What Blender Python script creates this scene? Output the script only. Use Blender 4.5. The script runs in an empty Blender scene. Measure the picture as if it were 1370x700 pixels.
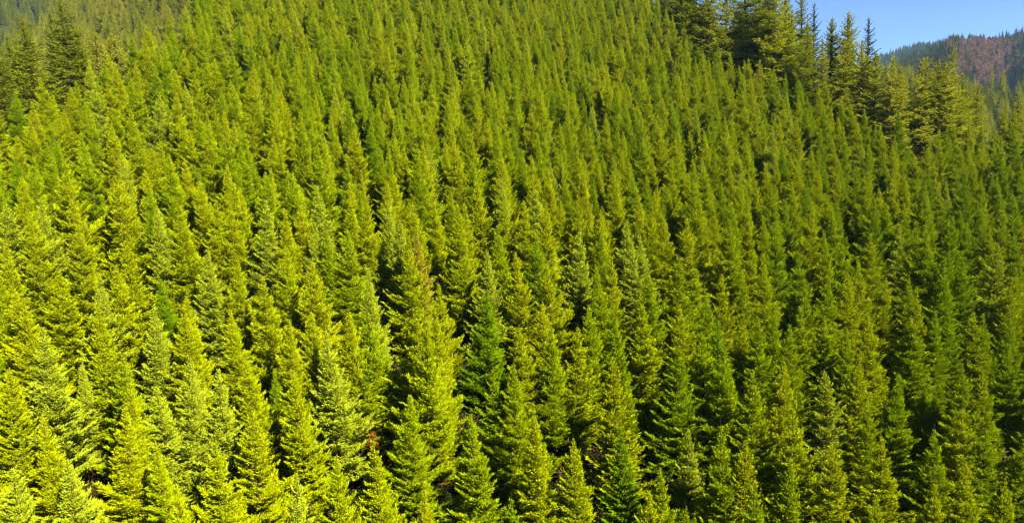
import bpy, math, random
import numpy as np
from mathutils import Matrix, Vector

scene = bpy.context.scene
C = scene.collection
R = math.radians

# ------------------------------------------------------------------ camera
PW, PH, FOC = 1370.0, 700.0, 913.0          # photo size and focal length in pixels
PITCH, ROLL = 8.0, -2.5
cam_d = bpy.data.cameras.new('camera')
cam = bpy.data.objects.new('camera', cam_d)
C.objects.link(cam)
cam_d.sensor_fit = 'HORIZONTAL'
cam_d.sensor_width = 36.0
cam_d.lens = 36.0 * FOC / PW
cam_d.clip_start, cam_d.clip_end = 0.5, 9000
CM = Matrix.Rotation(R(90 - PITCH), 3, 'X') @ Matrix.Rotation(R(ROLL), 3, 'Z')
cam.matrix_world = CM.to_4x4()
scene.camera = cam

# ------------------------------------------------------------------ world and sun
SUN_EL, SUN_AZ = 38.0, 137.0                 # azimuth clockwise from +Y (view direction)
world = bpy.data.worlds.new('World')
scene.world = world
world.use_nodes = True
nt = world.node_tree
sky = nt.nodes.new('ShaderNodeTexSky')
sky.sky_type = 'NISHITA'
sky.sun_disc = False
sky.sun_elevation = R(SUN_EL)
sky.sun_rotation = R(SUN_AZ)
sky.altitude = 3000
sky.air_density = 0.45
sky.dust_density = 0.0
sky.ozone_density = 5.0
bg = nt.nodes['Background']
bg.inputs['Strength'].default_value = 0.05
nt.links.new(sky.outputs[0], bg.inputs['Color'])

sd = bpy.data.lights.new('sun', 'SUN')
sd.energy = 5.0
sd.angle = R(0.5)
sd.color = (1.0, 0.87, 0.62)
sun = bpy.data.objects.new('sun', sd)
C.objects.link(sun)
tosun = Vector((math.sin(R(SUN_AZ)) * math.cos(R(SUN_EL)), math.cos(R(SUN_AZ)) * math.cos(R(SUN_EL)), math.sin(R(SUN_EL))))
sun.rotation_euler = tosun.to_track_quat('Z', 'Y').to_euler()
sun.location = tosun * 120

scene.view_settings.view_transform = 'Standard'
scene.view_settings.look = 'None'
scene.view_settings.exposure = 2.68
scene.view_settings.gamma = 1.0
scene.cycles.use_denoising = True
scene.cycles.denoiser = 'OPENIMAGEDENOISE'
scene.cycles.denoising_prefilter = 'NONE'
scene.cycles.use_adaptive_sampling = False
scene.cycles.filter_width = 1.15
scene.cycles.sample_clamp_indirect = 4
scene.cycles.max_bounces = 5
scene.cycles.diffuse_bounces = 2
scene.cycles.transmission_bounces = 3
scene.cycles.volume_bounces = 0
scene.cycles.volume_step_rate = 10

# ------------------------------------------------------------------ helpers
CMN = np.array(CM)
rng = np.random.default_rng(11)
random.seed(5)


def ray(px, py):
    d = CMN @ np.array([(px - PW / 2) / FOC, -(py - PH / 2) / FOC, -1.0])
    return d / d[1]                            # scaled to depth 1 along +Y


def proj(P):
    l = np.asarray(P) @ CMN
    return l[..., 0] / -l[..., 2] * FOC + PW / 2, -l[..., 1] / -l[..., 2] * FOC + PH / 2


def mesh_from(name, V, F, mats, midx=None, shade=None, smooth=False):
    """V (n,3), F list of index arrays (m,k) with one k each"""
    me = bpy.data.meshes.new(name)
    V = np.asarray(V, dtype=np.float32)
    me.vertices.add(len(V))
    me.vertices.foreach_set('co', V.ravel())
    F = [np.asarray(f, dtype=np.int32) for f in F if len(f)]
    tot = np.concatenate([np.full(len(f), f.shape[1], np.int32) for f in F])
    loops = np.concatenate([f.ravel() for f in F])
    start = np.concatenate([[0], np.cumsum(tot)[:-1]]).astype(np.int32)
    me.loops.add(len(loops))
    me.loops.foreach_set('vertex_index', loops)
    me.polygons.add(len(tot))
    me.polygons.foreach_set('loop_start', start)
    me.polygons.foreach_set('loop_total', tot)
    if midx is not None:
        me.polygons.foreach_set('material_index', np.asarray(midx, np.int32))
    if smooth:
        me.polygons.foreach_set('use_smooth', np.ones(len(tot), bool))
    me.update(calc_edges=True)
    for m in mats:
        me.materials.append(m)
    if shade is not None:
        a = me.attributes.new('shade', 'FLOAT', 'FACE')
        a.data.foreach_set('value', np.asarray(shade, np.float32))
    return me


def link(name, me, parent=None):
    o = bpy.data.objects.new(name, me)
    C.objects.link(o)
    if parent is not None:
        o.parent = parent
    return o


def tag(o, label, cat, group=None, kind=None):
    if label: o['label'] = label
    if cat: o['category'] = cat
    if group: o['group'] = group
    if kind: o['kind'] = kind
    return o


# ------------------------------------------------------------------ materials
def new_mat(name):
    m = bpy.data.materials.new(name)
    m.use_nodes = True
    m.node_tree.nodes.clear()
    return m, m.node_tree.nodes, m.node_tree.links


def foliage_mat(name, stops, trans=0.35, var=0.55, tip=(0.55, 0.45, 0.05)):
    """needle foliage: the colour ramp runs over the tree's own tint, shoots vary one by one"""
    m, N, L = new_mat(name)
    out = N.new('ShaderNodeOutputMaterial')
    at = N.new('ShaderNodeAttribute'); at.attribute_type = 'INSTANCER'; at.attribute_name = 'tint'
    sh = N.new('ShaderNodeAttribute'); sh.attribute_type = 'GEOMETRY'; sh.attribute_name = 'shade'
    ramp = N.new('ShaderNodeValToRGB')
    el = ramp.color_ramp.elements
    while len(el) > 1: el.remove(el[-1])
    el[0].position, el[0].color = stops[0][0], (*stops[0][1], 1)
    for p, c in stops[1:]:
        e = el.new(p); e.color = (*c, 1)
    L.new(at.outputs['Fac'], ramp.inputs[0])
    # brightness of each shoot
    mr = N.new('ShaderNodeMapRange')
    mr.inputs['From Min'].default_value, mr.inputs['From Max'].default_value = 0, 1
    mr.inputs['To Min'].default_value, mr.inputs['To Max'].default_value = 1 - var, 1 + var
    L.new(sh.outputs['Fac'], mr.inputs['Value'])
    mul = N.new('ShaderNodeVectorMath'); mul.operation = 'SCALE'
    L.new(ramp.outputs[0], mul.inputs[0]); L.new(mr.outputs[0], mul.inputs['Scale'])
    df = N.new('ShaderNodeBsdfDiffuse'); df.inputs['Roughness'].default_value = 0.6
    tr = N.new('ShaderNodeBsdfTranslucent')
    tint = N.new('ShaderNodeVectorMath'); tint.operation = 'MULTIPLY'
    tint.inputs[1].default_value = (1.1, 1.15, 0.4)
    L.new(mul.outputs[0], tint.inputs[0])
    L.new(mul.outputs[0], df.inputs[0]); L.new(tint.outputs[0], tr.inputs[0])
    mix = N.new('ShaderNodeMixShader'); mix.inputs[0].default_value = trans
    L.new(df.outputs[0], mix.inputs[1]); L.new(tr.outputs[0], mix.inputs[2])
    L.new(mix.outputs[0], out.inputs['Surface'])
    return m


def plain_mat(name, c1, c2, scale=3.0, rough=0.9):
    m, N, L = new_mat(name)
    out = N.new('ShaderNodeOutputMaterial')
    bs = N.new('ShaderNodeBsdfPrincipled')
    tc = N.new('ShaderNodeTexCoord')
    nz = N.new('ShaderNodeTexNoise'); nz.inputs['Scale'].default_value = scale; nz.inputs['Detail'].default_value = 6
    rp = N.new('ShaderNodeValToRGB')
    rp.color_ramp.elements[0].color = (*c1, 1); rp.color_ramp.elements[0].position = 0.35
    rp.color_ramp.elements[1].color = (*c2, 1); rp.color_ramp.elements[1].position = 0.65
    L.new(tc.outputs['Object'], nz.inputs['Vector']); L.new(nz.outputs[0], rp.inputs[0])
    L.new(rp.outputs[0], bs.inputs['Base Color'])
    bs.inputs['Roughness'].default_value = rough
    bs.inputs['Specular IOR Level'].default_value = 0.1
    bp = N.new('ShaderNodeBump'); bp.inputs['Strength'].default_value = 0.6
    L.new(nz.outputs[0], bp.inputs['Height']); L.new(bp.outputs[0], bs.inputs['Normal'])
    L.new(bs.outputs[0], out.inputs['Surface'])
    return m


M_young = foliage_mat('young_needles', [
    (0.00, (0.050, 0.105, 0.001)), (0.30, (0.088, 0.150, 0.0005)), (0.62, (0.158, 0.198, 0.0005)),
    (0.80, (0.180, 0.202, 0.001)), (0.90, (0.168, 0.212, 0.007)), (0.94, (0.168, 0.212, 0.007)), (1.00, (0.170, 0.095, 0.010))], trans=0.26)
M_old = foliage_mat('mature_needles', [
    (0.00, (0.018, 0.040, 0.016)), (0.35, (0.075, 0.100, 0.008)), (0.65, (0.150, 0.175, 0.002)),
    (0.85, (0.190, 0.200, 0.014)), (1.00, (0.240, 0.150, 0.012))], trans=0.35)
M_brush = foliage_mat('brush_leaves', [
    (0.0, (0.018, 0.030, 0.005)), (0.35, (0.040, 0.030, 0.008)), (0.6, (0.095, 0.040, 0.012)), (1.0, (0.230, 0.075, 0.010))], trans=0.3)
M_bare = foliage_mat('bare_twigs', [
    (0.0, (0.085, 0.048, 0.048)), (1.0, (0.215, 0.115, 0.105))], trans=0.0, var=0.3)
M_bark = plain_mat('bark', (0.016, 0.010, 0.005), (0.045, 0.026, 0.012), 6)
M_grey = plain_mat('dead_wood', (0.07, 0.06, 0.05), (0.15, 0.13, 0.11), 6)
M_soil = plain_mat('forest_floor', (0.006, 0.007, 0.002), (0.014, 0.011, 0.004), 0.7)

# ------------------------------------------------------------------ terrain
B, CY = -0.158, 0.477
A_TIP = -33.0
TREE_H = 10.5
A_GR = A_TIP - TREE_H

# crest of the spur, as seen: pixels of the last tree tops; the depth where the hillside ends there
_left = [(-260, 190), (-120, 150), (0, 122), (60, 105), (110, 72), (170, 45), (240, 2)]
_right = [(895, 2), (960, 58), (1040, 86), (1100, 112), (1160, 137), (1230, 160), (1300, 160), (1370, 150), (1480, 150), (1620, 170)]


def _hit(px, py, a=A_TIP):
    d = ray(px, py)
    return a / (d[2] - B * d[0] - CY), d[0]


_cu, _cd = [], []
for p in _left:
    y, u = _hit(*p); _cu.append(u); _cd.append(y)
for px, dep in ((330, 150), (450, 200), (600, 225), (750, 220), (840, 195)):
    _cu.append(ray(px, 0)[0]); _cd.append(dep)
for p in _right:
    y, u = _hit(*p); _cu.append(u); _cd.append(y)
_cu, _cd = np.array(_cu), np.array(_cd)
_o = np.argsort(_cu); _cu, _cd = _cu[_o], _cd[_o]


def crest_depth(u):
    return np.interp(u, _cu, _cd)


def _el(pts):
    us, es = [], []
    for px, py in pts:
        d = ray(px, py); us.append(d[0]); es.append(d[2])
    return np.array(us), np.array(es)


def hill(u, y, pts, y0, z0, yc, tree, back=0.35):
    us, es = _el(pts)
    e = np.interp(u, us, es)
    zc = e * yc - tree
    t = (y - y0) / (yc - y0)
    z0 = np.minimum(z0, zc)
    up = z0 + (zc - z0) * np.clip(t, 0, 1) - 0.35 * np.maximum(y0 - y, 0)
    return np.where(y <= yc, up, zc - (y - yc) * back)


def bump(x, y, f, s):
    return np.sin(x * f + s) * np.cos(y * f * 1.13 + 1.7 * s) + 0.5 * np.sin(x * f * 2.3 + y * f * 1.9 + s)


def ground(x, y):
    x = np.asarray(x, float); y = np.asarray(y, float)
    ys = np.maximum(y, 1.0)
    u = np.clip(x / ys, -2.5, 2.5)
    D = crest_depth(u)
    s = np.maximum(y - D, 0.0)
    near = A_GR + B * x + CY * y + 0.35 * bump(x, y, 0.12, 0.4)
    zn = near - (CY + 0.45) * s * s / (s + 14.0)
    # low ground behind and beside the camera
    zn = np.where(y < 18, A_GR + B * x + CY * 18 - (18 - y) * 0.25, zn)
    # beyond the crest: nearer forested spurs and far ridges
    l1 = hill(u, y, [(-900, 260), (-300, 160), (0, 50), (70, 0), (160, -60), (320, -190), (430, -60), (520, 200)], 130, -55, 430, 20)
    l2 = hill(u, y, [(-900, 60), (-200, -30), (200, -110), (500, -110), (700, 160)], 430, 20, 760, 22)
    r1 = hill(u, y, [(1000, 330), (1100, 90), (1180, 84), (1240, 93), (1290, 104), (1370, 118), (1500, 105), (1900, 60)], 170, -60, 420, 22)
    r2 = hill(u, y, [(900, 330), (1120, 130), (1200, 72), (1240, 58), (1265, 47), (1290, 42), (1330, 37), (1370, 29), (1500, 8), (1900, -40)], 560, 10, 1050, 24)
    r3 = hill(u, y, [(900, 300), (1100, 110), (1180, 66), (1205, 59), (1230, 51), (1255, 51), (1400, 75), (1900, 90)], 1100, 60, 1700, 26)
    # gully and rib on the far slope
    uu = (u - 0.745) / 0.035
    rib = 26 * np.exp(-((u - ray(1272, 80)[0]) / 0.016) ** 2) - 34 * np.exp(-((u - ray(1352, 80)[0]) / 0.02) ** 2)
    mid = np.clip((y - 600) / 180, 0, 1) * np.clip((1050 - y) / 200, 0, 1)
    r2 = r2 + rib * mid
    far = np.maximum.reduce([l1, l2, r1, r2, r3])
    far = far + 4 * bump(x, y, 0.02, 1.1) * np.clip((y - 250) / 300, 0, 1)
    far = np.where(y > 120, far, -1e3)
    base = np.full_like(zn, -75.0)
    return np.maximum.reduce([zn, far, base])


def sheet():
    # polar grid about the origin: one sheet out to the horizon
    ang = np.concatenate([np.linspace(-180, -62, 40, endpoint=False), np.linspace(-62, 62, 520), np.linspace(62.5, 180, 40)])
    rad = np.concatenate([[4], np.geomspace(12, 420, 220), np.geomspace(430, 6500, 130)])
    A, Rr = np.meshgrid(R(1) * ang, rad)
    X, Y = np.sin(A) * Rr, np.cos(A) * Rr
    Z = ground(X, Y)
    V = np.stack([X.ravel(), Y.ravel(), Z.ravel()], 1)
    n = len(ang)
    i, j = np.meshgrid(np.arange(len(rad) - 1), np.arange(n - 1), indexing='ij')
    a = (i * n + j).ravel()
    F = np.stack([a, a + 1, a + n + 1, a + n], 1)
    return mesh_from('hillside', V, [F[:, ::-1]], [M_soil], smooth=True)


hs = link('hillside', sheet())
tag(hs, 'dark brown forest floor of the hillside, valley and far ridges', None, kind='structure')


# ------------------------------------------------------------------ tree forms
def unit(v):
    return v / np.maximum(np.linalg.norm(v, axis=-1, keepdims=True), 1e-9)


def kites(P, D, ln, wd, g, lift=None):
    """shoot-shaped blades: start P, direction D, one four-cornered face each"""
    n = len(P)
    D = unit(D)
    r = g.normal(size=(n, 3)) * 0.8
    if lift is not None:
        r = r + lift
    S = unit(np.cross(D, r))
    Nn = np.cross(S, D)
    ln = ln[:, None]; wd = wd[:, None]
    a = P
    b = P + D * ln * 0.45 + S * wd * 0.5 + Nn * wd * 0.18
    c = P + D * ln
    d = P + D * ln * 0.45 - S * wd * 0.5 + Nn * wd * 0.18
    V = np.stack([a, b, c, d], 1).reshape(-1, 3)
    F = np.arange(4 * n).reshape(-1, 4)
    return V, F


def tube(pts, rad, k=5):
    """tapered tube along pts"""
    pts = np.asarray(pts, float); rad = np.asarray(rad, float)
    n = len(pts)
    d = unit(np.gradient(pts, axis=0))
    ref = np.where(np.abs(d[:, 2:3]) > 0.9, np.array([[1., 0, 0]]), np.array([[0, 0, 1.]]))
    s = unit(np.cross(d, ref)); t = np.cross(d, s)
    a = np.arange(k) * 2 * math.pi / k
    V = pts[:, None] + rad[:, None, None] * (np.cos(a)[None, :, None] * s[:, None] + np.sin(a)[None, :, None] * t[:, None])
    V = V.reshape(-1, 3)
    F = []
    for i in range(n - 1):
        for j in range(k):
            F.append((i * k + j, i * k + (j + 1) % k, (i + 1) * k + (j + 1) % k, (i + 1) * k + j))
    return V, np.array(F)


def join(parts):
    Vs, Fs, off = [], [], 0
    for V, F in parts:
        Vs.append(V); Fs.append(F + off); off += len(V)
    return np.concatenate(Vs), np.concatenate(Fs)


def conifer(seed, H, Rb, young=True, shoot=0.17, sw=0.05, node=0.14, sub=0.12, start=0.6, gaps=0.0, whorl=0.42, per=6, droop=0.0, conv=0.8):
    """returns crown (V,F,shade) and wood (V,F)"""
    g = np.random.default_rng(seed)
    leanx, leany = g.normal(0, 0.012, 2)

    def axis(z):
        z = np.asarray(z, float)
        q = z / H
        return np.stack([leanx * z + 0.02 * H * 0.15 * np.sin(q * 5 + seed), leany * z + 0.02 * H * 0.15 * np.cos(q * 4 + seed), z], -1)
    zz = np.linspace(0, H, 16)
    r0 = 0.014 * H
    wood = [tube(axis(zz), r0 * (1 - zz / H) ** 0.9 + 0.012, 7)]
    P, D, Ln, Wd, Sh = [], [], [], [], []
    z = start
    lob = g.uniform(0.74, 1.15, 7)
    shoot0 = shoot
    while z < H - 0.25:
        q = z / H
        nb = int(per + g.integers(-1, 2)) if q < 0.93 else int(g.integers(3, 5))
        a0 = g.uniform(0, 6.28)
        wf = g.uniform(0.82, 1.1)
        for b in range(nb):
            if g.random() < gaps: continue
            zb = z + g.uniform(-0.45, 0.45) * whorl
            if zb > H - 0.12: continue
            qb = max(zb / H, 0)
            shoot = shoot0 * min(1.0, 0.38 + 2.6 * (1 - qb))
            az = a0 + b * 6.283 / nb + g.normal(0, 0.22)
            prof = Rb * (1 - qb) ** conv * (1.0 if qb > 0.12 else 0.75 + 2 * qb)
            L = prof * wf * (g.uniform(0.62, 1.22) if young else g.uniform(0.72, 1.16)) * lob[int((az % 6.283) / 6.2832 * 7) % 7] + 0.05
            if young:
                el = R(20 + 36 * qb ** 1.3 + g.normal(0, 6)); curve = 0.20
            else:
                el = R(-12 * (1 - qb) + 38 * qb ** 2 + g.normal(0, 7)); curve = 0.12
            f = np.array([math.cos(az), math.sin(az), 0.0])
            s = np.array([-math.sin(az), math.cos(az), 0.0])
            base = axis(zb)
            t0 = 0.03 if young else 0.06
            n = max(3, int(L / node))
            t = np.clip(np.linspace(t0, 0.97, n) + g.normal(0, 0.01, n), 0, 0.985)

            def cl(t):
                t = np.asarray(t)[..., None]
                return base + f * (L * t * math.cos(el)) + np.array([0, 0, 1.0]) * (L * (math.sin(el) * t + curve * t * t - droop * np.sin(t * 3.14)))
            fwd = unit(cl(t + 0.02) - cl(t - 0.02))
            c = cl(t)
            if L > 0.5:
                tt = np.linspace(0, 0.9, 4)
                wood.append(tube(cl(tt), (0.010 + 0.012 * L / 2) * (H / 10) ** 0.6 * (1 - tt) + 0.003, 3))
            # axis shoots of the branch
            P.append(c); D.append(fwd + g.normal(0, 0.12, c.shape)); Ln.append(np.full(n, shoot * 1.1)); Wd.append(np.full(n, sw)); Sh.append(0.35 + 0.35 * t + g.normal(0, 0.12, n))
            # leading shoot
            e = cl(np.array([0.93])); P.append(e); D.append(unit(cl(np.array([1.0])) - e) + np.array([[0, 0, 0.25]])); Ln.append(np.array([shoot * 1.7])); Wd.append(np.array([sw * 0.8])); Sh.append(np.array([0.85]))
            # side sprays
            for sgn in (-1, 1):
                l2 = (0.50 * L * (1 - t) ** 0.9 + 0.7 * shoot) * g.uniform(0.7, 1.2, n)
                tilt = g.normal(0.26 if young else -0.02, 0.16, (n, 1))
                d2 = unit(fwd * g.uniform(0.7, 1.0, (n, 1)) + sgn * s[None] * g.uniform(0.55, 0.85, (n, 1)) + np.array([[0, 0, 1.0]]) * tilt)
                m = np.maximum(1, (l2 / sub)).astype(int)
                idx = np.repeat(np.arange(n), m)
                k = np.concatenate([np.arange(x) for x in m])
                v = (k + g.uniform(0.1, 0.9, len(k))) / m[idx]
                pp = c[idx] + d2[idx] * (v * l2[idx])[:, None]
                # axis of the spray
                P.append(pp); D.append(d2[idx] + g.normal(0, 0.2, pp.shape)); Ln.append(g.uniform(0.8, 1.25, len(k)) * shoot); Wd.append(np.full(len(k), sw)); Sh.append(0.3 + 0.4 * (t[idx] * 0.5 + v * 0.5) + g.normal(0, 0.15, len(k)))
                # side shoots
                side = unit(np.cross(d2[idx], np.array([[0, 0, 1.0]])))
                for s2 in (-1, 1):
                    keep = g.random(len(k)) < 0.85
                    up = g.normal(0.45 if young else 0.0, 0.3, (len(k), 1))
                    d3 = d2[idx] * 0.8 + side * s2 * 0.65 + np.array([[0, 0, 1.0]]) * up
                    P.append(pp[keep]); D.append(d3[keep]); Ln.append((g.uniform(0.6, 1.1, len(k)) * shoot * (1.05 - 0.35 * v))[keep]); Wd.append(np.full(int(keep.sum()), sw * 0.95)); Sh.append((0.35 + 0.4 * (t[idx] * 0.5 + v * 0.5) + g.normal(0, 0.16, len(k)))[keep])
        z += whorl * g.uniform(0.8, 1.2) * (1.0 if q < 0.85 else 1.15)
    shoot = shoot0
    # inner shoots that clothe the stem
    m = int(H * (60 if young else 30))
    q = g.uniform(0.25, 0.98, m); a = g.uniform(0, 6.283, m)
    rr = g.uniform(0.02, 0.16, m) * Rb * (1.02 - q) ** 0.7
    P.append(axis(q * H) + np.stack([np.cos(a) * rr, np.sin(a) * rr, 0 * a], 1)); D.append(np.stack([np.cos(a), np.sin(a), 0.9 + 0 * a], 1) + g.normal(0, 0.3, (m, 3)))
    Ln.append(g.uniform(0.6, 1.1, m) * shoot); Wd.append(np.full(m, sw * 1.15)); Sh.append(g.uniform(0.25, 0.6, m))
    # leader
    zt = np.linspace(H - 0.9 * (H / 10), H - 0.25, 14)
    wood.append(tube(np.array([axis(H - 0.5), axis(H) + [0, 0, 0.35 if young else 0.1]]), [0.018, 0.008], 3))
    for i in range(3):
        P.append(axis(zt)); D.append(np.array([[0, 0, 1.0]]) + g.normal(0, 0.35, (14, 3))); Ln.append(np.full(14, shoot * 0.8)); Wd.append(np.full(14, sw * 0.8)); Sh.append(np.full(14, 0.8))
    P = np.concatenate(P); D = np.concatenate(D); Ln = np.concatenate(Ln); Wd = np.concatenate(Wd); Sh = np.clip(np.concatenate(Sh), 0, 1)
    rad = P * np.array([1, 1, 0.0])
    V, F = kites(P, D, Ln, Wd, g, lift=unit(rad) * 0.6 + np.array([0, 0, 0.7]))
    return (V, F, Sh), join(wood)


YOUNG, OLD = [], []
specs = [(10.4, 2.7), (10.8, 3.0), (10.2, 3.2), (11.0, 2.5), (10.6, 2.85), (10.0, 3.1), (10.9, 2.6), (10.3, 2.9)]
ntri = 0
for i, (H, Rb) in enumerate(specs):
    cr, wd = conifer(100 + i, H, Rb, whorl=0.46 + 0.03 * (i % 3), per=7 + (i % 2), conv=0.98 + 0.06 * (i % 3), gaps=0.03 * (i % 3), node=0.09, sub=0.095, shoot=0.22, sw=0.050)
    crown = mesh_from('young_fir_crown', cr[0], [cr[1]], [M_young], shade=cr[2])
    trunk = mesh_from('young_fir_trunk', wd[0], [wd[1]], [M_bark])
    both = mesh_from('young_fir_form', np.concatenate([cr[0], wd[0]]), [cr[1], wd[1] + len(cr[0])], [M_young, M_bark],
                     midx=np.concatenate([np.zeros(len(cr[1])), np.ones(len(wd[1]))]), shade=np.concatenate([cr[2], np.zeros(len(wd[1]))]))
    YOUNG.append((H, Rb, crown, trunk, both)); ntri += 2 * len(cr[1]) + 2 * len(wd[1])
for i, (H, Rb, gp, st) in enumerate([(22, 3.5, 0.08, 1.5), (21, 3.8, 0.14, 1.5), (24, 3.3, 0.08, 2), (20, 3.7, 0.2, 1.5), (26, 3.6, 0.36, 6)]):
    cr, wd = conifer(300 + i, H, Rb, young=False, shoot=0.27, sw=0.11, node=0.21, sub=0.20, start=st, gaps=gp, whorl=0.62, per=8, droop=0.07, conv=0.58)
    crown = mesh_from('mature_fir_crown', cr[0], [cr[1]], [M_old], shade=cr[2])
    trunk = mesh_from('mature_fir_trunk', wd[0], [wd[1]], [M_bark])
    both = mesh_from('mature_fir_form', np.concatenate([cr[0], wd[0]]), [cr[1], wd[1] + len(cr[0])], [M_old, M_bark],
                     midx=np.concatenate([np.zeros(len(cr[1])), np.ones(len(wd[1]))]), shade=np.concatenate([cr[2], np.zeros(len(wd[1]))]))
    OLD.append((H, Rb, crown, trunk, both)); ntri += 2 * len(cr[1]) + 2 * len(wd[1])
print('TRIS in forms', ntri)


def brush(seed):
    g = np.random.default_rng(seed)
    n = 900
    a = g.uniform(0, 6.283, n); r = g.uniform(0, 1, n) ** 0.5 * 0.9; h = g.uniform(0.1, 1.0, n) * (1.15 - 0.5 * r)
    P = np.stack([np.cos(a) * r, np.sin(a) * r, h], 1)
    D = np.stack([np.cos(a), np.sin(a), g.uniform(-0.3, 1.3, n)], 1) + g.normal(0, 0.5, (n, 3))
    V, F = kites(P, D, g.uniform(0.10, 0.22, n), g.uniform(0.05, 0.11, n), g)
    stems = []
    for k in range(7):
        az = g.uniform(0, 6.283); tip = np.array([math.cos(az) * 0.6, math.sin(az) * 0.6, g.uniform(0.6, 1.1)])
        stems.append(tube([np.zeros(3), tip * [0.4, 0.4, 0.6], tip], [0.02, 0.014, 0.005], 3))
    return (V, F, np.clip(g.normal(0.5, 0.2, n), 0, 1)), join(stems)


def bare_tree(seed, H=14):
    """leafless broadleaf crown of fine upright twigs"""
    g = np.random.default_rng(seed)
    parts = [tube(np.array([[0, 0, 0], [0.1, 0, H * 0.4], [0, 0.1, H * 0.75], [0, 0, H]]), [0.22, 0.15, 0.08, 0.02], 5)]
    P, D = [], []
    for k in range(26):
        z = g.uniform(0.25, 0.95) * H; az = g.uniform(0, 6.283)
        L = (H - z) * 0.45 + 1.2
        f = np.array([math.cos(az) * 0.62, math.sin(az) * 0.62, 0.9])
        tt = np.linspace(0, 1, 4)[:, None]
        pts = np.array([0, 0, z]) + f * L * tt
        parts.append(tube(pts, [0.07, 0.05, 0.03, 0.01], 3))
        m = 44
        q = g.uniform(0.2, 1, m)
        P.append(np.array([0, 0, z]) + f * L * q[:, None]); D.append(f + g.normal(0, 0.55, (m, 3)))
    P = np.concatenate(P); D = np.concatenate(D)
    V, F = kites(P, D, g.uniform(0.7, 1.5, len(P)), g.uniform(0.07, 0.14, len(P)), g)
    return (V, F, np.clip(g.normal(0.5, 0.25, len(P)), 0, 1)), join(parts)


def source_collection(name, objs_meshes):
    col = bpy.data.collections.new(name)       # not linked to the scene
    for i, me in enumerate(objs_meshes):
        o = bpy.data.objects.new('%s_form_%02d' % (name, i), me)
        col.objects.link(o)
    return col


COL_Y = source_collection('young_firs', [t[4] for t in YOUNG])
COL_O = source_collection('mature_firs', [t[4] for t in OLD])
bl, bw = zip(*[brush(40 + i) for i in range(3)])
BRUSH = [mesh_from('brush', np.concatenate([l[0], w[0]]), [l[1], w[1] + len(l[0])], [M_brush, M_bark],
                   midx=np.concatenate([np.zeros(len(l[1])), np.ones(len(w[1]))]), shade=np.concatenate([l[2], np.zeros(len(w[1]))])) for l, w in zip(bl, bw)]
COL_B = source_collection('brush', BRUSH)
bt = [bare_tree(70 + i) for i in range(3)]
COL_D = source_collection('bare_trees', [mesh_from('bare_tree', np.concatenate([l[0], w[0]]), [l[1], w[1] + len(l[0])], [M_bare, M_grey],
                   midx=np.concatenate([np.zeros(len(l[1])), np.ones(len(w[1]))]), shade=np.concatenate([l[2], np.zeros(len(w[1]))])) for l, w in bt])


def scatter(name, pts, forms, turn, size, tint, col, label):
    """one object of kind stuff: its points carry instances"""
    me = bpy.data.meshes.new(name)
    me.from_pydata([tuple(p) for p in pts], [], [])
    n = len(pts)
    a = me.attributes.new('form', 'INT', 'POINT'); a.data.foreach_set('value', np.asarray(forms, np.int32))
    a = me.attributes.new('turn', 'FLOAT_VECTOR', 'POINT'); a.data.foreach_set('vector', np.asarray(turn, np.float32).ravel())
    a = me.attributes.new('size', 'FLOAT_VECTOR', 'POINT'); a.data.foreach_set('vector', np.asarray(size, np.float32).ravel())
    a = me.attributes.new('tint', 'FLOAT', 'POINT'); a.data.foreach_set('value', np.asarray(tint, np.float32))
    o = link(name, me)
    tag(o, label, None, kind='stuff')
    ng = bpy.data.node_groups.new(name, 'GeometryNodeTree')
    ng.interface.new_socket('Geometry', in_out='INPUT', socket_type='NodeSocketGeometry')
    ng.interface.new_socket('Geometry', in_out='OUTPUT', socket_type='NodeSocketGeometry')
    gi = ng.nodes.new('NodeGroupInput'); go = ng.nodes.new('NodeGroupOutput')
    ci = ng.nodes.new('GeometryNodeCollectionInfo'); ci.inputs['Collection'].default_value = col
    ci.inputs['Separate Children'].default_value = True; ci.inputs['Reset Children'].default_value = True
    ip = ng.nodes.new('GeometryNodeInstanceOnPoints'); ip.inputs['Pick Instance'].default_value = True

    def na(nm, dt):
        x = ng.nodes.new('GeometryNodeInputNamedAttribute'); x.data_type = dt; x.inputs['Name'].default_value = nm
        return x.outputs['Attribute']
    ng.links.new(gi.outputs[0], ip.inputs['Points'])
    ng.links.new(ci.outputs[0], ip.inputs['Instance'])
    ng.links.new(na('form', 'INT'), ip.inputs['Instance Index'])
    ng.links.new(na('turn', 'FLOAT_VECTOR'), ip.inputs['Rotation'])
    ng.links.new(na('size', 'FLOAT_VECTOR'), ip.inputs['Scale'])
    ng.links.new(ip.outputs[0], go.inputs[0])
    md = o.modifiers.new('instances', 'NODES'); md.node_group = ng
    return o


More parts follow.
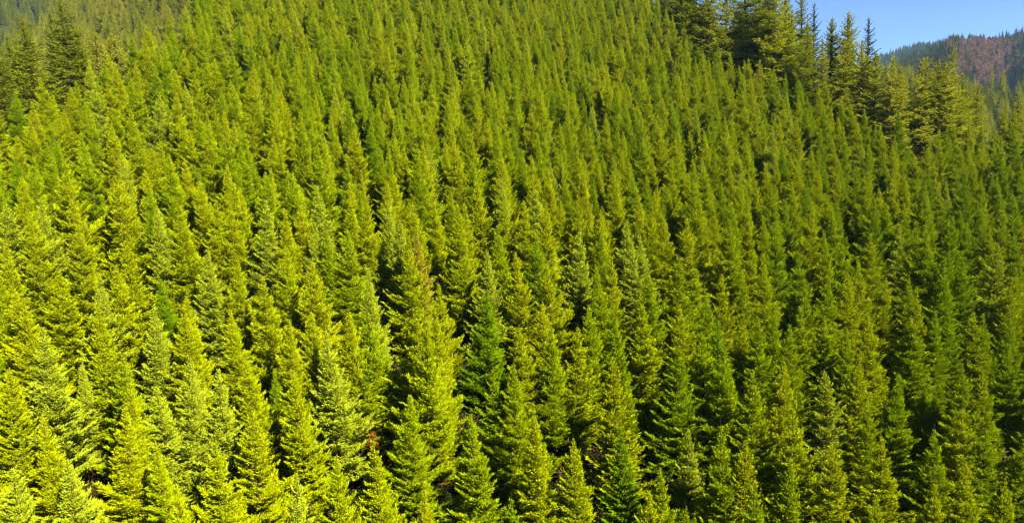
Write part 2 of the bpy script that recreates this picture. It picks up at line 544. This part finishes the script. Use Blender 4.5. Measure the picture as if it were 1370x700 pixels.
# ------------------------------------------------------------------ where the young firs stand
# tree tips read off the photograph in tiles; kind: n normal, y yellow, p pale, g deep green, b brownish, s small
K = 4.374
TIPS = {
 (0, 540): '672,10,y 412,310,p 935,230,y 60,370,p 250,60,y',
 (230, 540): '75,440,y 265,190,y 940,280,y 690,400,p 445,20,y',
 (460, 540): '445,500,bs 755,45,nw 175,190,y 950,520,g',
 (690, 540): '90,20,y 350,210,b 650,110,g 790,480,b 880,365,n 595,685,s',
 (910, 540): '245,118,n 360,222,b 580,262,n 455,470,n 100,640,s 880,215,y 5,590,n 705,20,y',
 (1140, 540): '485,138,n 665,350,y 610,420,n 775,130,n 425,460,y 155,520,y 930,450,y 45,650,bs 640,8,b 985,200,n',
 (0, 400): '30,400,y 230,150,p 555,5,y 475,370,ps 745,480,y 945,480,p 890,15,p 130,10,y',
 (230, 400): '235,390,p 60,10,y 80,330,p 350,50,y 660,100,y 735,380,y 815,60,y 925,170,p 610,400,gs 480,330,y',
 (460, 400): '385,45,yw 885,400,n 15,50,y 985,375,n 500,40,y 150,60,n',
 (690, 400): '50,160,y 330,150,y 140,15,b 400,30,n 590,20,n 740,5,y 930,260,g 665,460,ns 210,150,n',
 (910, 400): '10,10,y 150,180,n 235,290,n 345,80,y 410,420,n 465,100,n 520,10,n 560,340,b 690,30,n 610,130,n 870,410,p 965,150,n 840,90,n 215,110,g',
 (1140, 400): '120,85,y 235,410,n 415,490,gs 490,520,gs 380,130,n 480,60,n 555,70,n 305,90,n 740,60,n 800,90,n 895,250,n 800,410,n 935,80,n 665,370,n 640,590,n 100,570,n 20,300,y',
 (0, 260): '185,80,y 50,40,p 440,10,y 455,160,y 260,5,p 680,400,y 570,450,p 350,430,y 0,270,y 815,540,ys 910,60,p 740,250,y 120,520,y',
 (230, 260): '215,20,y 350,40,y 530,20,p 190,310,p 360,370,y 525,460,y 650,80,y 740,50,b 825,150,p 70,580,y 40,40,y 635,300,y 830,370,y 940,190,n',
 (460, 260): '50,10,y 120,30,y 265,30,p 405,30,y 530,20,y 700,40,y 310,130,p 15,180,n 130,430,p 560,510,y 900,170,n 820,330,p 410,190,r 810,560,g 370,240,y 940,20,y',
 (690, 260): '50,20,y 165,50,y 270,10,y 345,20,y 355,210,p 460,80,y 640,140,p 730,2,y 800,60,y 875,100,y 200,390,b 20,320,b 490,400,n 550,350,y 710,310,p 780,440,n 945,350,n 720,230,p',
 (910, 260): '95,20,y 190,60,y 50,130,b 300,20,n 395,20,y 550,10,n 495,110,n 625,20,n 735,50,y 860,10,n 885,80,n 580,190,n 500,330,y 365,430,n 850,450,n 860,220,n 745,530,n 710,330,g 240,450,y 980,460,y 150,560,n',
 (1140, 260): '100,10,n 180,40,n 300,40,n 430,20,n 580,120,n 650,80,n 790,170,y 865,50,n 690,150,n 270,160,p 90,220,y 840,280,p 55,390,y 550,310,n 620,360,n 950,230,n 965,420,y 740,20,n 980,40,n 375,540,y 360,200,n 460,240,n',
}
DARK = [(395, 195, 13), (608, 470, 30), (612, 415, 18), (592, 600, 18), (497, 560, 14), (385, 470, 10), (75, 540, 8), (1072, 370, 14), (78, 310, 10), (190, 380, 12), (500, 500, 12), (1055, 230, 9), (1020, 190, 9),
        (705, 560, 12), (1245, 490, 16), (1010, 620, 14), (960, 640, 12), (570, 640, 16), (805, 600, 12), (1235, 215, 8), (420, 90, 7), (345, 540, 12), (1260, 560, 12), (1010, 490, 10)]

trees = []                                    # x, y, H, width factor, tint, form, kind


def plane_hit(px, py, h):
    d = ray(px, py)
    y = (A_GR + h) / (d[2] - B * d[0] - CY)
    for _ in range(3):
        gz = float(ground(d[0] * y, y))
        y += (gz + h - d[2] * y) / (d[2] - B * d[0] - CY) if abs(d[2] - B * d[0] - CY) > 0.05 else 0
    return d[0] * y, y


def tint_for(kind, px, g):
    # front-lit look put into the tint: yellower at left, greener towards the right
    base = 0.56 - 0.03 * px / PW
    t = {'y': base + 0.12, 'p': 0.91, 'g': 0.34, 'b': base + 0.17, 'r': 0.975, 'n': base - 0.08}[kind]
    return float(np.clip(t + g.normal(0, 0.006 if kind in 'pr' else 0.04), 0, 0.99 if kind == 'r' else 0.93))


for (ox, oy), txt in TIPS.items():
    for it in txt.split():
        tx, ty, kd = it.split(',')
        px, py = ox + float(tx) / K, oy + float(ty) / K
        h = rng.uniform(9.9, 11.2); w = rng.uniform(0.95, 1.12)
        if 's' in kd: h *= 0.72; w *= 0.85
        if 'w' in kd: w *= 1.12
        k0 = kd[0] if kd[0] != 's' else 'n'
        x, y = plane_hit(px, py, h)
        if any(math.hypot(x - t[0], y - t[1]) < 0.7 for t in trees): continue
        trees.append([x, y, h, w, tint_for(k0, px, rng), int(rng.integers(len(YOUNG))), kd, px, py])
n_read = len(trees)

# the rest of the planted slope: roughly even spacing
cell = {}


def near_ok(x, y, dmin):
    ci, cj = int(x // 4), int(y // 4)
    for i in range(ci - 1, ci + 2):
        for j in range(cj - 1, cj + 2):
            for (a, b) in cell.get((i, j), ()):
                if (a - x) ** 2 + (b - y) ** 2 < dmin * dmin: return False
    return True


def put(x, y):
    cell.setdefault((int(x // 4), int(y // 4)), []).append((x, y))


for t in trees: put(t[0], t[1])
g2 = np.random.default_rng(77)
for _ in range(60000):
    y = g2.uniform(20, 235); x = g2.uniform(-0.95 * y - 12, 1.0 * y + 25)
    if y > crest_depth(x / y) + 3: continue
    h = g2.normal(10.4, 1.15); h = min(max(h, 7.5), 12.6) * (1.0 - 0.14 * min(max((y - 55) / 30, 0), 1))
    z = float(ground(x, y))
    px, py = proj((x, y, z + h))
    inread = 255 < py < 705 and -5 < px < 1375
    if any((px - a) ** 2 + ((py - b) * 0.7) ** 2 < (r * 1.5) ** 2 for a, b, r in DARK): continue
    if not near_ok(x, y, (3.5 if inread and py > 430 else 3.05 if inread else 2.3)): continue
    put(x, y)
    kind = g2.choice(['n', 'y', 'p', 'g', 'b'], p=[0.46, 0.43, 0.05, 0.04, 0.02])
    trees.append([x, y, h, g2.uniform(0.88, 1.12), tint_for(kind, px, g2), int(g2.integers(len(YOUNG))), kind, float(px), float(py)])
print('TREES', len(trees), 'read', n_read)

# individuals: the 300 that show largest
inview = [t for t in trees if -15 < t[7] < 1385 and t[8] < 698 and t[1] > 5]
inview.sort(key=lambda t: t[1] * math.sqrt(1 + (t[0] / t[1]) ** 2 * 0) / t[3] / t[2])
solo = inview[:300]
solo_ids = {id(t) for t in solo}
rest = [t for t in trees if id(t) not in solo_ids]

# --- names for rows and places
ORD = ['', 'first', 'second', 'third', 'fourth', 'fifth', 'sixth', 'seventh', 'eighth', 'ninth', 'tenth', 'eleventh', 'twelfth', 'thirteenth',
       'fourteenth', 'fifteenth', 'sixteenth', 'seventeenth', 'eighteenth', 'nineteenth', 'twentieth']
solo.sort(key=lambda t: -t[8])
ROWN = 20
rows = [sorted(solo[i:i + ROWN], key=lambda t: t[7]) for i in range(0, 300, ROWN)]
label_of = {}
for ri, row in enumerate(rows):
    n = len(row)
    for j, t in enumerate(row):
        kd = t[6]; tint = t[4]
        col = ('rusty red-topped' if tint > 0.96 else 'pale green' if tint > 0.845 else 'brownish-tipped' if tint > 0.70 else 'bright yellow-green' if tint > 0.60
               else 'yellow-green' if tint > 0.48 else 'mid-green' if tint > 0.30 else 'deep green')
        form = 'small' if t[2] < 9.0 else 'tall' if t[2] > 11.1 else 'broad' if t[3] > 1.08 else 'slim' if t[3] < 0.97 else 'young'
        rank = ('leftmost' if j == 0 else 'rightmost' if j == n - 1 else ORD[j + 1] + ' from the left' if j < n / 2 else ORD[n - j] + ' from the right')
        if ri == 0: where = 'in the row at the bottom edge'
        else: where = 'in the %s row from the bottom' % ORD[ri + 1]
        nm = 'fir' if form == 'young' else 'young fir'
        if form == 'young': form = 'conical'
        label_of[id(t)] = '%s %s %s, %s %s' % (form, col, nm, rank, where)
# landmark trees that can be found by what is beside them
SPECIAL = [
    (632, 550, 'broad full young fir standing alone in front of the dark gaps at bottom centre'),
    (562, 654, 'small slender brownish young fir in the dark hollow at the bottom edge'),
    (548, 410, 'big broad young fir with dark gaps on both sides, lower centre'),
    (662, 491, 'young fir with bare tip rising right of the widest dark gap'),
    (554, 303, 'rusty red-topped thin fir amid green young firs near picture centre'),
    (645, 388, 'deep green broad fir bordering the widest dark gap on its right side'),
    (1251, 571, 'small well-lit pointed fir alone in a dark gap, lower right'),
    (1194, 494, 'tall pointed young fir left of the dark gap at lower right'),
    (1235, 512, 'left of two small shaded dark green firs side by side, lower right'),
    (1252, 519, 'right of two small shaded dark green firs side by side, lower right'),
    (284, 489, 'pale bare-tipped young fir before a long dark shadow, lower left'),
    (94, 611, 'young fir with a bare whitish antler-like tip near the bottom left corner'),
    (154, 542, 'young fir with two thin bare leader shoots above a dark hole, lower left'),
    (1072, 335, 'shaded deep green fir inside the dark gap right of centre'),
    (1150, 688, 'small brown-tipped young fir peeping over the bottom edge, lower right'),
    (933, 686, 'small young fir peeping over the bottom edge below a dark hollow'),
    (826, 696, 'tiny fir tip just showing above the bottom edge right of centre'),
]
for sx, sy, lb in SPECIAL:
    best = min(solo, key=lambda t: (t[7] - sx) ** 2 + (t[8] - sy) ** 2)
    if (best[7] - sx) ** 2 + (best[8] - sy) ** 2 < 100: label_of[id(best)] = lb
    else: print('SPECIAL far', lb)


def fir(t, forms, name, label, group, thing_name_cat='fir tree', trunk_mesh=True):
    x, y, h, w, tint, form = t[:6]
    H, Rb, crown, trunk, _ = forms[form]
    z = float(ground(x, y)) - 0.12
    root = bpy.data.objects.new(name, None)
    root.empty_display_size = 0.5
    C.objects.link(root)
    root.location = (x, y, z)
    lx, ly = random.gauss(0, 0.018), random.gauss(0, 0.018)
    root.rotation_euler = (lx, ly, random.uniform(0, 6.283))
    s = h / H
    root.scale = (s * w, s * w, s)
    tag(root, label, thing_name_cat, group)
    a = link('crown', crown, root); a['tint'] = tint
    b = link('trunk', trunk, root)
    return root


for t in solo:
    fir(t, YOUNG, 'young_fir', label_of[id(t)], 'young firs planted on the slope')

scatter('plantation_firs', [(t[0], t[1], float(ground(t[0], t[1])) - 0.12) for t in rest], [t[5] for t in rest],
        [(random.gauss(0, .02), random.gauss(0, .02), random.uniform(0, 6.283)) for t in rest],
        [(t[2] / YOUNG[t[5]][0] * t[3], t[2] / YOUNG[t[5]][0] * t[3], t[2] / YOUNG[t[5]][0]) for t in rest],
        [t[4] for t in rest], COL_Y, 'dense stand of small young firs covering the upper slope')

# ------------------------------------------------------------------ mature firs beyond the crest
# tip px, py, metres beyond the crest, width factor, tint, form, label
MATURE = [
    (928, -28, 9, 0.9, 0.50, 0, 'mature fir cut by the top edge, leftmost of the tall crest trees'),
    (948, -40, 16, 1.0, 0.42, 1, 'mature fir cut by the top edge, second from the left on the crest'),
    (972, -34, 8, 1.0, 0.58, 3, 'mature fir with golden-green flank above the young firs at the top edge'),
    (1000, -55, 12, 1.15, 0.40, 1, 'broad dark mature fir at the top edge beside the small golden tree'),
    (1020, -30, 20, 1.0, 0.45, 2, 'dark mature fir half hidden behind two broad ones at the top edge'),
    (1036, -38, 8, 1.15, 0.60, 0, 'broad golden-green mature fir reaching down furthest at the top edge'),
    (1056, -22, 12, 1.0, 0.55, 2, 'tall golden-green mature fir left of the first patch of sky'),
    (1074, -8, 17, 0.95, 0.32, 1, 'dark mature fir whose top touches the sky at the top edge'),
    (1088, 2, 26, 0.8, 0.15, 4, 'thin dark blue-green fir spire against the sky near the top edge'),
    (1083, 28, 9, 0.95, 0.45, 3, 'shaded mature fir below the thin spire near the top edge'),
    (1100, 50, 5, 0.75, 0.72, 2, 'slim bright yellow-green fir in front of the dark crest trees'),
    (1110, 22, 12, 0.95, 0.50, 0, 'mature fir with pale flat top left of the tallest pointed pair'),
    (1120, 20, 24, 0.8, 0.12, 4, 'small dark fir top peeping between two crest trees against the sky'),
    (1137, 12, 12, 1.0, 0.62, 0, 'tall pointed golden-green mature fir, highest top against the sky'),
    (1147, 15, 19, 0.75, 0.14, 4, 'dark thin top just behind the highest pointed crest fir'),
    (1128, 48, 6, 0.9, 0.60, 3, 'bright mature fir standing in front below the highest pointed top'),
    (1163, 20, 16, 0.95, 0.10, 4, 'sparse dark blue-green fir with open layered branches against the sky'),
    (1157, 50, 8, 1.0, 0.68, 1, 'bright golden-green mature fir below the sparse layered one'),
    (1172, 68, 8, 0.9, 0.64, 0, 'golden-green mature fir at the right end of the tall crest group'),
    (1199, 70, 14, 0.9, 0.80, 3, 'pale-topped mature fir just right of the gap in the crest trees'),
    (1193, 85, 7, 0.9, 0.74, 1, 'pale cone-laden mature fir beside the dark gap in the crest trees'),
    (1214, 92, 12, 0.95, 0.48, 0, 'shaded mature fir between the pale one and the broad round-topped one'),
    (1231, 76, 10, 1.0, 0.70, 3, 'broad golden-green fir, left of the round-topped pair below the far ridge'),
    (1243, 73, 14, 1.0, 0.68, 1, 'broad golden-green fir, right of the round-topped pair below the far ridge'),
    (1255, 76, 9, 0.9, 0.62, 0, 'golden-green mature fir with small point below the dark far slope'),
    (1276, 56, 22, 0.85, 0.80, 4, 'pale sparse fir spire rising against the pink-brown far slope'),
    (1270, 80, 8, 1.0, 0.62, 1, 'broad mature fir at the foot of the pale sparse spire'),
    (1286, 96, 9, 0.85, 0.55, 3, 'mature fir sloping down right of the pale sparse spire'),
    (1309, 108, 10, 0.9, 0.66, 0, 'pointed golden-green fir standing apart, last mature tree on the right'),
    (1342, 132, 9, 0.7, 0.62, 2, 'small bright pointed fir between the last mature tree and the right edge'),
    (1362, 122, 14, 0.7, 0.74, 0, 'yellowish fir near the right edge below the shaded far slope'),
    (82, -8, 16, 1.0, 0.60, 1, 'tallest mature fir at top left, its tip cut by the top edge'),
    (62, 12, 26, 0.85, 0.48, 0, 'mature fir half hidden left of the tallest one at top left'),
    (38, 20, 14, 1.0, 0.66, 3, 'broad golden mature fir left of the tallest one at top left'),
    (12, 44, 20, 0.8, 0.40, 2, 'shaded mature fir between the golden one and the left edge'),
    (-4, 55, 11, 1.0, 0.62, 0, 'mature fir cut by the left edge at top left'),
    (104, 44, 14, 0.8, 0.62, 2, 'shorter mature fir on the right flank of the tallest one at top left'),
]
for px, py, s, w, tint, form, lb in MATURE:
    d = ray(px, py)
    y = float(crest_depth(d[0])) + s
    x = d[0] * y
    gz = float(ground(x, y))
    h = d[2] * y - gz
    H = OLD[form][0]; w *= 1.12 if form != 4 else 1.0
    print('mature', px, py, 'y %.0f h %.1f' % (y, h))
    fir([x, y, h, w * (1.0 if h > 20 else 1.2), tint * 0.8 if px < 200 else min(tint + 0.12, 0.85) if tint > 0.3 else tint, form], OLD, 'mature_fir', lb, 'tall mature firs beyond the crest', 'mature fir')

# ------------------------------------------------------------------ a few trees of their own
def one_tree(px, py, ya, yb, h, w, tint, forms, form, name, lb, cat):
    # the depth at which a tree of height h on the ground has its tip on this line of sight
    d = ray(px, py); ys = np.linspace(ya, yb, 400)
    depth = float(ys[np.argmin(np.abs(ground(d[0] * ys, ys) + h - d[2] * ys))]); x = d[0] * depth
    r = fir([x, depth, h, w, tint, form], forms, name, lb, None, cat)
    return r


one_tree(141, 11, 160, 420, 15, 1.3, 1.0, OLD, 2, 'golden_tree', 'small golden orange tree among hazy olive firs near the top left', 'tree')
one_tree(1014, 68, 60, 118, 9, 1.0, 0.975, YOUNG, 3, 'golden_tree', 'small golden-brown tree at the foot of the dark crest firs', 'tree')
one_tree(1345, 92, 170, 415, 30, 0.8, 0.85, OLD, 4, 'mature_fir', 'pale lone conifer rising before the dark blue far slope near the right edge', 'mature fir')
one_tree(1328, 66, 170, 415, 34, 0.6, 0.85, OLD, 4, 'mature_fir', 'thin pale conifer left of the lone one before the far slope', 'mature fir')


def shrub(px, py, up, size, tint, lb):
    x, y = plane_hit(px, py, up)
    root = bpy.data.objects.new('shrub', None); C.objects.link(root)
    root.location = (x, y, float(ground(x, y))); root.scale = (size, size, up / 1.1)
    tag(root, lb, 'shrub')
    l, w_ = brush(60 + int(px))
    a = link('leaves', mesh_from('shrub_leaves', l[0], [l[1]], [M_brush], shade=l[2]), root); a['tint'] = tint
    st = tube(np.array([[0, 0, -0.1], [0.03, 0, 0.3]]), [0.03, 0.03], 5)
    V, F = join([w_, st])
    link('stems', mesh_from('shrub_stems', V, [F], [M_bark]), root)


shrub(497, 566, 3.6, 0.38, 0.85, 'bright orange-leaved shrub in the gap left of the big broad fir, lower centre')
shrub(607, 585, 3.2, 0.6, 0.45, 'dull red-brown shrub in the gap beside the full fir at bottom centre')
shrub(733, 545, 4.0, 0.7, 0.45, 'brown shrub between young firs right of the full fir at bottom centre')


def dead_spike(px, py, h, lb):
    x, y = plane_hit(px, py, h)
    g = np.random.default_rng(9)
    root = bpy.data.objects.new('dead_tree', None); C.objects.link(root)
    root.location = (x, y, float(ground(x, y)) - 0.1)
    tag(root, lb, 'dead tree')
    link('trunk', mesh_from('dead_trunk', *[(lambda t: (t[0], [t[1]]))(tube(np.array([[0, 0, 0], [0.08, 0, h * .5], [0.02, 0.05, h]]), [0.07, 0.05, 0.012], 6))][0], [M_grey]), root)
    tw = []
    for k in range(16):
        z = g.uniform(0.3, 0.97) * h; a = g.uniform(0, 6.283); l = 0.25 + 0.9 * (1 - z / h)
        tw.append(tube(np.array([[0.04, 0, z], [math.cos(a) * l * .6, math.sin(a) * l * .6, z + .1], [math.cos(a) * l, math.sin(a) * l, z + .05]]), [0.02, 0.014, 0.005], 3))
    V, F = join(tw)
    link('dead_branches', mesh_from('dead_branches', V, [F], [M_grey]), root)


dead_spike(1345, 598, 8.8, 'bare grey dead spike standing in a dark gap near the right edge')


# ------------------------------------------------------------------ forests beyond
def forest(name, ua, ub, ya, yb, spacing, hmin, hmax, tmean, tsd, col, forms, label, seed, maxn=9000, keep=None, wmul=1.0):
    g = np.random.default_rng(seed)
    n = int(min(maxn, (ub - ua) * 0.5 * (yb ** 2 - ya ** 2) / spacing ** 2))
    y = np.sqrt(g.uniform(ya ** 2, yb ** 2, n)); x = y * g.uniform(ua, ub, n)
    ok = y > crest_depth(x / y) + 30
    if keep is not None: ok &= keep(x, y)
    x, y = x[ok], y[ok]; n = len(x)
    z = ground(x, y) - 0.3
    h = g.uniform(hmin, hmax, n)
    fm = g.integers(0, len(forms), n)
    Hs = np.array([forms[i][0] if isinstance(forms[i], tuple) else forms[i] for i in fm])
    sc = h / Hs
    w = sc * g.uniform(0.9, 1.3, n) * wmul
    print('forest', name, n)
    return scatter(name, np.stack([x, y, z], 1), fm, np.stack([g.normal(0, .02, n), g.normal(0, .02, n), g.uniform(0, 6.28, n)], 1),
                   np.stack([w, w, sc], 1), np.clip(g.normal(tmean, tsd, n), 0, 0.84), col, label)


U = lambda px: ray(px, 60)[0]
gc = np.random.default_rng(31)
cp = []
while len(cp) < 150:
    u = gc.uniform(U(886), U(1285)); y = float(crest_depth(u)) + gc.uniform(12, 48); x = u * y
    h = gc.uniform(13, 19) + (7 if u < U(1075) else 0); pp = proj((x, y, float(ground(x, y)) + h))
    lim = 45 + 0.34 * (pp[0] - 1085) if pp[0] > 1085 else -155
    if pp[1] > lim + 35: cp.append((x, y, h))
cp = np.array(cp); fc = gc.integers(0, 4, len(cp))
hc = cp[:, 2] / np.array([OLD[i][0] for i in fc])
scatter('crest_forest', np.stack([cp[:, 0], cp[:, 1], ground(cp[:, 0], cp[:, 1]) - 0.3], 1), fc, np.stack([0 * hc, 0 * hc, gc.uniform(0, 6.28, len(cp))], 1),
        np.stack([hc * 1.1, hc * 1.1, hc], 1), np.clip(gc.normal(0.52, 0.12, len(cp)), 0, 0.85), COL_O, 'shaded mature forest filling in behind the crest trees')
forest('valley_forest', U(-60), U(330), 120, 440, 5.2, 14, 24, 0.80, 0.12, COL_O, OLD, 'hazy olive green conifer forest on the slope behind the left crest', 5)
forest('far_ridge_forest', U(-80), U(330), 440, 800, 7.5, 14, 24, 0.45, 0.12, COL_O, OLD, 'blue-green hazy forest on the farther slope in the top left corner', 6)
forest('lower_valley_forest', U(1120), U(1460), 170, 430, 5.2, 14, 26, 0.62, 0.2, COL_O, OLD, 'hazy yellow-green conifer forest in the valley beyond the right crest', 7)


def bare_zone(x, y):
    u = x / y
    wob = 0.012 * np.sin(y / 23.0) + 0.008 * np.sin(y / 9.0 + 2)
    a, b = U(1262) + wob, U(1376) + 0.6 * wob - 0.02 * np.clip((900 - y) / 300, 0, 1)
    e = np.minimum(np.minimum((u - a) / 0.03, (b - u) / 0.03), np.minimum((y - 620 - 130 * np.abs(np.sin(u * 60))) / 90, (1062 - y) / 60))
    frac = (np.sin(x * 12.9898 + y * 78.233) * 43758.5453) % 1.0
    return frac < np.clip(e * 0.7, 0.0, 0.8) + 0.10 * (u > U(1180))


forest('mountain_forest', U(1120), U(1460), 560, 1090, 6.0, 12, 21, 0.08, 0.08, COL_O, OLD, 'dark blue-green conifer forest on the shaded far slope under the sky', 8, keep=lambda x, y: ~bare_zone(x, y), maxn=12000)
forest('bare_woodland', U(1150), U(1430), 600, 1060, 5.0, 9, 15, 0.5, 0.3, COL_D, [14, 14, 14], 'pinkish brown leafless woodland on the sunny face of the far slope', 9, keep=bare_zone, maxn=12000)
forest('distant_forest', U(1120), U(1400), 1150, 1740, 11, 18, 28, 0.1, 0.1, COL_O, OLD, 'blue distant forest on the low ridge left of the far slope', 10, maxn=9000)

# brush on the floor between the young firs
gb = np.random.default_rng(21)
bp = []
while len(bp) < 4200:
    y = gb.uniform(22, 170) if len(bp) % 2 else gb.uniform(22, 75); x = gb.uniform(-0.9 * y, 0.95 * y)
    if y < crest_depth(x / y): bp.append((x, y))
bp = np.array(bp)
nb = len(bp)
bs_ = gb.uniform(0.6, 1.7, nb)
scatter('brush', np.stack([bp[:, 0], bp[:, 1], ground(bp[:, 0], bp[:, 1]) - 0.05], 1), gb.integers(0, 3, nb), np.stack([np.zeros(nb), np.zeros(nb), gb.uniform(0, 6.28, nb)], 1),
        np.stack([bs_, bs_, bs_ * gb.uniform(0.6, 1.2, nb)], 1), np.clip(gb.normal(0.18, 0.15, nb), 0, 1), COL_B, 'reddish brown brush on the dark floor between the young firs')


# ------------------------------------------------------------------ haze
def haze():
    x0, x1, y0, y1, z0, z1 = -1100, 1900, -60, 2100, -77, 380
    V = [(x, y, z) for x in (x0, x1) for y in (y0, y1) for z in (z0, z1)]
    F = np.array([(0, 1, 3, 2), (4, 6, 7, 5), (0, 4, 5, 1), (2, 3, 7, 6), (0, 2, 6, 4), (1, 5, 7, 3)])
    m, N, L = new_mat('haze')
    out = N.new('ShaderNodeOutputMaterial')
    v = N.new('ShaderNodeVolumePrincipled')
    v.inputs['Color'].default_value = (0.36, 0.62, 1.0, 1)
    v.inputs['Density'].default_value = HAZE
    v.inputs['Anisotropy'].default_value = 0.0
    L.new(v.outputs[0], out.inputs['Volume'])
    o = link('haze', mesh_from('haze', V, [F], [m]))
    tag(o, 'thin blue haze over the valley', None, kind='stuff')


HAZE = 0.00005
if HAZE: haze()
